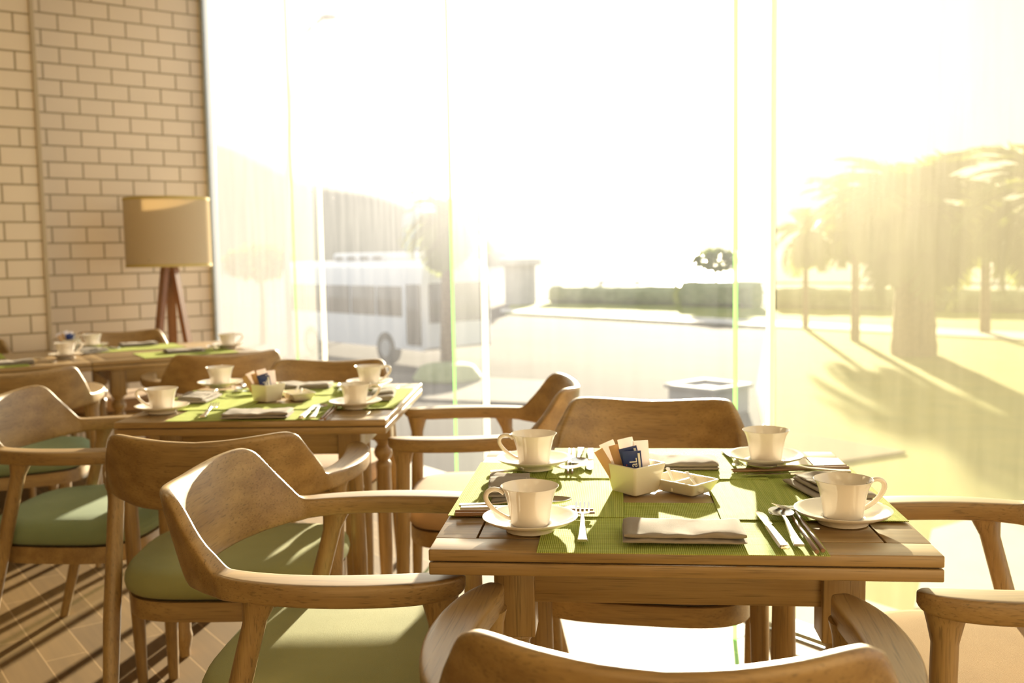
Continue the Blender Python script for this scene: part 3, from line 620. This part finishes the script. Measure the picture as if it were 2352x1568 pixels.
def make_blue():
    t = empty('creamer_packet'); o_ = packet('wrapper', .034, .046, .006, 'packet_blue'); o_.parent = t
    g = G(); g.box((.0125, -.0036, .024), (.004, .0006, .036)); g.out('white_stripe', 'ink_white', t, smooth=False)
    for i, (mt_, zz) in enumerate((('ink_yellow', .012), ('ink_green', .016), ('ink_red', .020))):
        g = G(); g.lathe([(.0009, -.0003), (.0009, .0003)], 10); d = g.out('dot', mt_, t); d.rotation_euler.x = pi/2; d.location = (-.0115, -.0040, zz)
    cu = bpy.data.curves.new('lettering', 'FONT'); cu.body = 'aL'; cu.size = .020; cu.extrude = .0003; cu.align_x = 'CENTER'; cu.align_y = 'CENTER'
    tmp = bpy.data.objects.new('lettering_tmp', cu); COL.objects.link(tmp); bpy.context.view_layer.update()
    me = bpy.data.meshes.new_from_object(tmp.evaluated_get(bpy.context.evaluated_depsgraph_get())); bpy.data.objects.remove(tmp); bpy.data.curves.remove(cu)
    me.materials.clear(); me.materials.append(MT['ink_white']); l_ = bpy.data.objects.new('lettering', me); COL.objects.link(l_); l_.parent = t
    l_.rotation_euler = (pi/2, -pi/2, 0); l_.location = (.002, -.0045, .024)
    return t
bl = make_blue()
def caddy(px, py, rz, where, tname, full=True, z=.7225):
    o_ = at(px, py, z); inst(bx, o_, rz, 'square cream ceramic sugar box ' + where, 'sugar box', 'cream sugar boxes')
    R = Matrix.Rotation(rz, 3, 'Z')
    def pk(pr, x, y, zz, ln, fb, yaw, lb, cat, grp):
        q = inst(pr, o_ + R @ Vector((x, y, zz)), rz+radians(yaw), lb, cat, grp); q.rotation_euler.x = radians(fb); q.rotation_euler.y = radians(ln); return q
    w1 = 'in the sugar box on ' + tname
    pk(pw, -.021, -.004, .007, -24, -5, 44, 'tall white sugar sachet leaning left ' + w1, 'sachet', 'white sugar sachets')
    pk(pw, -.007, .009, .010, -13, -3, 46, 'tall white sugar sachet standing in the middle ' + w1, 'sachet', 'white sugar sachets')
    pk(pw, .004, .019, .004, -4, -2, 48, 'shorter white sugar sachet at the right back ' + w1, 'sachet', 'white sugar sachets')
    pk(pbn, -.014, -.022, .006, -30, 2, 44, 'brown sugar sachet sticking out at the left ' + w1, 'sachet', 'brown sugar sachets')
    pk(pbn, -.012, -.008, .006, -18, 0, 44, 'brown sugar sachet against the white ones ' + w1, 'sachet', 'brown sugar sachets')
    pk(bl, .010, -.013, .037, -5, 12, 44, 'blue creamer packet with white lettering ' + w1, 'creamer packet', 'blue creamer packets')
    pk(bl, -.001, -.003, .041, -14, 8, 44, 'blue creamer packet tucked behind the lettered one ' + w1, 'creamer packet', 'blue creamer packets')
def dish(px, py, rz, where, z=.7225, tn='the nearest table'):
    o_ = at(px, py, z); R = Matrix.Rotation(rz, 3, 'Z')
    inst(ds, o_, rz, 'two-part cream ceramic seasoning dish ' + where, 'dish', 'two-part seasoning dishes')
    for y, lb in ((-.025, 'tiny white spoon in the nearer half of the seasoning dish on ' + tn), (.025, 'tiny white spoon in the farther half of the seasoning dish on ' + tn)):
        q = inst(ty, o_ + R @ Vector((-.001, y, .017)), rz+radians(-205 if y < 0 else -215), lb, 'spoon', 'tiny seasoning spoons'); q.rotation_euler.x = radians(-24)
caddy(1459, 1128, T1[1]+radians(-46), 'holding sachets in the middle of the nearest table', 'the nearest table')
dish(1568, 1126, radians(43), 'right of the sugar box on the nearest table')
caddy(615, 920, T2[1]+radians(-34), 'holding sachets in the middle of the middle table', 'the middle table')
dish(686, 916, radians(30), 'right of the sugar box on the middle table', tn='the middle table')
caddy(163, 804, radians(10), 'behind the front cup on the farthest table', 'the farthest table')
# ================================================================== FLOOR LAMP
def lamp():
    c = Vector((-2.056, 6.02, 0)); t = empty('floor_lamp', c); tag(t, 'tripod floor lamp with wide beige drum shade beside the window frame', 'lamp')
    zt, zb, r = 1.535, 1.125, .246
    g = G(); n = 64; ru = [(r, zb), (r, zt), (r-.003, zt), (r-.003, zb), (r, zb)]; g.lathe(ru, n, cap=False); g.out('lamp_shade', 'lamp_fabric', t)
    for z in (zb, zt-.018):
        g = G(); g.lathe([(r+.0012, z), (r+.0012, z+.018), (r-.0045, z+.018), (r-.0045, z), (r+.0012, z)], n, cap=False); g.out('shade_trim', 'shade_band', t)
    g = G(); g.lathe([(.03, 1.10), (.035, 1.13), (.02, 1.15), (.02, 1.22), (.034, 1.24), (.038, 1.29), (.03, 1.33), (.0, 1.345)], 20); g.out('bulb_holder', 'plaster', t)
    g = G()
    for k in range(3): a = 2*pi*k/3+.4; g.tube([(0, 0, zb+.05), (r*cos(a)-.002, r*sin(a), zb+.04)], .003, 8)
    g.out('spider', 'grey_metal', t)
    for k, a in enumerate((229, 349, 109)):
        a = radians(a); d = Vector((cos(a), sin(a), 0)); s_ = Vector((-sin(a), cos(a), 0))
        g = G(); p0 = d*.022+Vector((0, 0, 1.17)); p1 = d*.20; rings = []
        for p, w_ in ((p1, .050), (p0, .056)):
            rings.append([p - s_*w_/2 - d*.014, p + s_*w_/2 - d*.014, p + s_*w_/2 + d*.014, p - s_*w_/2 + d*.014])
        g.loft(rings); g.out('leg', 'walnut_z', t)
lamp()
# ================================================================== OUTSIDE
GZ = -1.7
def gp(px, py, z=GZ): return at(px, py, z)
g = G(); g.box((60, 0, -.15), (240, 160, .3)); 
def flat(name, pts, z, th, mat, kind='structure'):
    v, f = poly_prism(pts, z-th, z); o_ = mkobj(name, v, f, mat, smooth=False); o_['kind'] = kind; return o_
flat('parking_ground', [(-70, 3.0), (70, 3.0), (70, 62), (-70, 62)], GZ, .3, 'asphalt')
flat('terrace_paving', [gp(560, 905), gp(1240, 930), gp(1330, 900), gp(1300, 880), gp(700, 850), gp(520, 830)], GZ+.04, .05, 'paving')
# raised terrace right outside the glass
ta = CN + wd*.14
v, f = poly_prism([ta, ta + wd*.5, ta + gd*9 + wd*.5, ta + gd*9], GZ, -.08); struct(mkobj('terrace_step', v, f, 'concrete', smooth=False))
flat('lawn', [gp(1765, 742), gp(2600, 800), gp(2900, 1700), gp(1850, 1400), gp(1760, 1010), gp(1735, 900)], GZ+.05, .06, 'grass')
flat('far_lawn', [gp(1180, 690), gp(2700, 728), gp(2700, 800), gp(1160, 722)], GZ+.07, .08, 'grass')
flat('pale_glare_path', [gp(1150, 712), gp(2700, 786), gp(2700, 806), gp(1150, 720)], GZ+.10, .05, 'concrete')  # path band; its paleness also stands for sun glare on the road
flat('pale_wedge', [gp(1780, 1000), gp(1860, 1008), gp(2080, 1050), gp(1900, 1078), gp(1800, 1090)], GZ+.09, .03, 'paving')  # pale wedge laid on the lawn
flat('garden_paving', [gp(2140, 1235), gp(2450, 1150), gp(2600, 1400), gp(2100, 1420)], GZ+.09, .03, 'concrete')
flat('sea', [(-1500, 64), (1500, 64), (1500, 1600), (-1500, 1600)], GZ-1.2, .2, 'sea_water')
# sea wall + rail posts
sw0, sw1 = gp(1150, 700), gp(2800, 733)
# hedges
def hedge(p, q, w_, h_, lb):
    p = Vector(p); q = Vector(q); L_ = (q-p).length; d = (q-p)/L_; n_ = Vector((-d.y, d.x, 0)); k = max(8, int(L_/.5)); rings = []
    for i in range(k+1):
        c = p+d*(L_*i/k); ring = []
        for j in range(14):
            a = 2*pi*j/14; rr = 1+.28*noise.noise((c.x*1.3+3*cos(a), c.y*1.3, 3*sin(a)))
            ring.append(c + n_*(w_/2*cos(a)*rr) + Vector((0, 0, h_/2+h_/2*math.copysign(abs(sin(a))**.7, sin(a))*rr*1.0)))
        rings.append(ring)
    o_ = G().loft(rings).out('hedge', 'hedge_leaf'); tag(o_, lb, 'hedge', 'clipped hedges along the seafront'); return o_
hedge(gp(1275, 697), gp(1560, 703), 1.4, 1.0, 'low clipped hedge in the hazy middle distance, left of the bright gap')
hedge(gp(1575, 705), gp(1740, 709), 1.3, 1.3, 'low clipped hedge just left of the window joint')
hedge(gp(1785, 709), gp(2700, 727), 1.3, 1.0, 'long clipped hedge in front of the sea, seen through the right blind')
# low railing along the sea
def rail():
    t = empty('seafront_railing', gp(1380, 688)); tag(t, 'low seafront railing with posts against the bright water', 'railing')
    o_ = t.location
    a, b = gp(1380, 688)-o_, gp(2800, 712)-o_
    for z in (.55, 1.05): G().tube([a+Vector((0, 0, z)), b+Vector((0, 0, z))], .05, 8).out('rail', 'grey_metal', t)
    for k in range(13):
        p = a.lerp(b, k/12); G().box((p.x, p.y, .55), (.16, .16, 1.15)).out('post', 'grey_metal', t)
rail()
# palms
def palm(px, base_y, top_px, crown_r, trunk_r, nfr, lb, droop=.9, seed=1, lean=0):
    rnd = random.Random(seed); b = gp(px, base_y); t = empty('palm_tree', b); tag(t, lb, 'palm tree', 'palms beyond the glass')
    tp = aty(px+lean, top_px, b.y) - b; H = tp.z
    rings = []; n = 14
    for i in range(15):
        u = i/14; r_ = trunk_r*(1.35-.5*u if u < .3 else 1.2-.2*u)*(1+.06*(i % 2)); c = Vector((tp.x*u*u, 0, H*u)); rings.append([c+Vector((r_*cos(2*pi*j/n), r_*sin(2*pi*j/n), 0)) for j in range(n)])
    G().loft(rings).out('trunk', 'palm_trunk', t)
    g = G()
    for k in range(nfr):
        az = 2*pi*k/nfr*1.618*3+rnd.random(); el = rnd.uniform(-.6, 1.45); Lf = crown_r*rnd.uniform(.7, 1.05); d = Vector((cos(az), sin(az), 0)); pts = []
        for i in range(9):
            u = i/8; e2 = el - droop*u*1.2; pts.append((pts[-1] + (d*cos(e2)+Vector((0, 0, sin(e2))))*Lf/8) if pts else Vector((tp.x, 0, H)))
        s_ = Vector((-d.y, d.x, 0))
        for i in range(1, 9):
            for h in (0, .33, .66):
                if i == 8 and h: continue
                p = pts[i].lerp(pts[min(i+1, 8)], h); tt = (pts[i]-pts[i-1]).normalized(); u = (i+h)/8.6; ll = Lf*.34*(sin(pi*min(.97, .18+u*.8)))
                for sg in (-1, 1):
                    q = p + (s_*sg*.8 + tt*.75 + Vector((0, 0, -.35+.2*rnd.random())))*ll; w_ = tt*(.035*crown_r)
                    g.add([p-w_, p+w_, q+w_*.2, q-w_*.2+Vector((0, 0, .01))], [(0, 1, 2, 3)])
        g.tube(pts, [.035*(1-.8*i/8) for i in range(9)], 5)
    g.out('fronds', 'palm_leaf', t)
palm(2098, 818, 480, 2.75, .42, 80, 'big thick-trunked palm seen through the right blind', seed=3, droop=1.25)
palm(1964, 786, 470, 1.95, .10, 40, 'slender palm left of the thick-trunked one', seed=5, droop=1.2)
palm(2425, 850, 450, 2.5, .25, 48, 'palm just beyond the right picture edge, only its crown showing', seed=8, droop=1.2)
palm(2262, 770, 480, 2.6, .12, 44, 'farther palm just right of the thick-trunked one', seed=9, droop=1.3)
palm(1850, 758, 530, 1.7, .08, 30, 'palm nearest the right window joint, behind the blind', seed=11, droop=1.2)
palm(1030, 862, 505, 1.45, .14, 44, 'palm in front of the white bus', seed=13, droop=1.4)
def ptree(px, by, y0, y1, halfw, lb, seed, nq=900):
    rnd = random.Random(seed); b = gp(px, by); t = empty('round_tree', b); tag(t, lb, 'tree'); z0 = aty(px, y1, b.y).z-b.z; z1 = aty(px, y0, b.y).z-b.z; R_ = halfw/F*b.y
    G().tube([(0, 0, 0), (.05, 0, z0*.6), (0, 0, z0+.4)], [.12, .09, .06], 10).out('trunk', 'palm_trunk', t)
    g = G()
    for k in range(nq):
        a = rnd.uniform(0, 2*pi); cz = rnd.uniform(-1, 1); rr = rnd.uniform(.6, 1); p = Vector((R_*rr*sqrt(1-cz*cz)*cos(a), R_*rr*sqrt(1-cz*cz)*sin(a), (z0+z1)/2+(z1-z0)/2*rr*cz)); s_ = R_*.13
        u = Vector((rnd.gauss(0, 1), rnd.gauss(0, 1), rnd.gauss(0, 1))).normalized(); w_ = u.orthogonal().normalized(); g.add([p-u*s_, p+w_*s_*.6, p+u*s_, p-w_*s_*.6], [(0, 1, 2, 3)])
    g.out('foliage', 'palm_leaf', t)
ptree(605, 790, 560, 645, 82, 'round tree seen faintly through the left blind', 4)
ptree(1643, 697, 570, 628, 58, 'small distant spreading tree near the sun glare', 6, 650)
# planter round the palm foot, square planter
pb = gp(1030, 872); g = G(); g.lathe([(.0, 0), (.75, 0), (.8, .1), (.62, .35), (.5, .4), (0, .42)], 24); tag(g.out('shrub_bed', 'hedge_leaf', loc=pb+Vector((0, -.3, 0))), 'low round shrub bed at the foot of the palm by the bus', 'shrub')
def plinth():
    c = gp(1627, 945); t = empty('stone_planter', c, radians(40)); tag(t, 'low square pale stone planter outside the middle pane, behind the chair back', 'planter')
    s_ = .50; g = G(); g.box((0, 0, .22), (2*s_, 2*s_, .44), bev=.01); g.out('base', 'concrete', t)
    g = G()
    for dx, dy, a, b in ((0, s_, 2*s_+.1, .12), (0, -s_, 2*s_+.1, .12), (s_, 0, .12, 2*s_-.12), (-s_, 0, .12, 2*s_-.12)): g.box((dx, dy, .47), (a, b, .07), bev=.006)
    g.out('rim', 'concrete', t)
plinth()
# bus
def bus():
    c = gp(978, 848); a = gp(797, 825); d = (a-c); d.z = 0; d.normalize()          # along the side, away from the near corner
    L, Wd, Hh = 7.4, 2.25, 2.75
    ang = atan2(d.y, d.x); t = empty('white_bus', c, ang); tag(t, 'white midsize bus parked outside beyond the left panes', 'bus')
    sgn = -1                                                                        # body lies on the far side: local y sign
    g = G(); prof = [(0, .45), (0, 2.1), (.10, 2.55), (.35, 2.72), (Wd-.35, 2.72), (Wd-.10, 2.55), (Wd, 2.1), (Wd, .45)]
    xs = [(0, .0, .10), (.12, .0, 0), (L-.1, 0, 0), (L, 0, .06)]
    rings = []
    for x, _, sh in xs: rings.append([(x, sgn*lerp(y, Wd/2, sh), lerp(z, 1.4, sh*.8)) for y, z in prof])
    g.loft(rings); g.out('body', 'bus_white', t, ang=30)
    for k in range(5):
        x0 = .95+k*1.24; g = G(); g.box((x0+.58, -sgn*.012, 1.68), (1.14, .05, .78), bev=.02); g.out('side_window', 'bus_glass', t)
    g = G(); g.box((.45, -sgn*.012, 1.35), (.62, .05, 1.55), bev=.03); g.out('door', 'bus_glass', t)
    g = G(); g.box((.0, sgn*Wd/2, 1.65), (.08, Wd-.3, 1.0), bev=.03); g.out('windscreen', 'bus_glass', t)
    for x in (1.75, 5.6):
        w_ = empty('wheel', (x, 0, .43)); w_.parent = t; G().lathe([(.0, -.12), (.30, -.12), (.43, -.10), (.44, 0), (.43, .10), (.30, .12), (0, .12)], 28).out('tyre', 'tyre', w_)
        G().lathe([(0, -.135), (.22, -.135), (.24, -.11), (.24, .13), (0, .135)], 20).out('hub', 'wheel_metal', w_); w_.rotation_euler.x = pi/2
        w_.location.y = sgn*.10
    g = G(); g.box((3.6, sgn*Wd/2, 2.83), (2.6, 1.5, .24), bev=.08); g.out('roof_unit', 'bus_white', t)
    for k in range(4): g = G(); g.box((2.6+k*.65, -sgn*-.02+sgn*.36, 2.80), (.4, .03, .09)); g.out('grille', 'bus_glass', t)
bus()
# street lamp
def slamp():
    Y = 22.0; b = aty(668, 840, Y); b.z = GZ; t = empty('street_lamp', b); tag(t, 'tall street lamp whose curved arm reaches right beside the left blind', 'street lamp')
    top = aty(672, 150, Y)-b; hd = aty(752, 38, Y)-b; mid_ = aty(690, 62, Y)-b
    G().tube([(0, 0, 0), (0, 0, top.z*.5), (top.x, top.y, top.z)], [.09, .07, .055], 10).out('pole', 'grey_metal', t)
    pts = []
    for i in range(9): u = i/8; pts.append(Vector(top)*(1-u)**2 + Vector(mid_)*2*u*(1-u) + Vector(hd)*u*u)
    G().tube(pts, .04, 8).out('arm', 'grey_metal', t)
    g = G(); rings = []
    for i in range(9):
        u = i/8; w_ = .11*sqrt(max(0, 1-(2*u-1)**2))+.004; c = Vector(hd)+Vector((-.18+.40*u, 0, -.01)); rings.append([c+Vector((0, w_*1.2*cos(2*pi*j/12), w_*.55*sin(2*pi*j/12))) for j in range(12)])
    g.loft(rings); g.out('lamp_head', 'grey_metal', t)
slamp()
# pale sign by the bus
sb_ = gp(962, 740); t = empty('roadside_sign', sb_); tag(t, 'pale blue-grey roadside board showing faintly behind the palm crown', 'sign')
zt_ = aty(960, 488, sb_.y).z-sb_.z; zb_ = aty(960, 575, sb_.y).z-sb_.z; wv_ = 62/F*sb_.y
g = G(); g.box((0, 0, (zt_+zb_)/2), (wv_, .15, zt_-zb_), bev=.02); g.out('board', 'sign_blue', t); G().tube([(0, .1, 0), (0, .1, zb_+.3)], .08, 10).out('post', 'grey_metal', t)
# far hut / kiosk
kb = gp(1195, 700); t = empty('kiosk', kb); tag(t, 'small hazy kiosk on the seafront left of the sun glare', 'building')
kh = aty(1205, 590, kb.y).z-kb.z; g = G(); g.box((0, 0, kh*.42), (70/F*kb.y, 2.2, kh*.84)); g.out('walls', 'concrete', t, smooth=False); g = G(); g.box((0, 0, kh*.9), (96/F*kb.y, 3.0, kh*.14), bev=.05); g.out('roof', 'concrete', t)
# hills
def hill(name, prof, Y, depth, seed):
    """a ridge: profile points are (pixel x, pixel y) of its crest at distance Y"""
    xs = [aty(px, py, Y) for px, py in prof]; pts = []; K = 60
    for i in range(K+1): pts.append(Vector(spl([tuple(p) for p in xs], (len(xs)-1)*i/K*.9999)))
    nv = 10; vs = []; fs = []
    for i, p in enumerate(pts):
        for j in range(nv):
            u = j/(nv-1)*2-1; h_ = GZ-2+(p.z-GZ+2)*(cos(u*pi/2)**.8 if abs(u) < .999 else 0); vs.append((p.x*(1+u*depth/Y*.5), p.y+u*depth, h_ + (2.5*noise.noise((p.x*.02, u*3, seed)) if 0 < j < nv-1 else 0)*(1 if j != nv//2 else 0)))
    for i in range(K):
        for j in range(nv-1): a = i*nv+j; fs.append((a, a+1, a+nv+1, a+nv))
    struct(mkobj(name, vs, fs, 'hill_green'))
hill('hills', [(-400, 420), (100, 330), (400, 300), (520, 327), (600, 350), (680, 385), (745, 413), (800, 428), (880, 440), (930, 452), (1010, 480), (1110, 520), (1250, 570), (1400, 596)], 420, 120, 2)
hill('far_hills', [(1500, 597), (1750, 590), (1900, 575), (2100, 578), (2300, 570), (2600, 560)], 900, 200, 5)
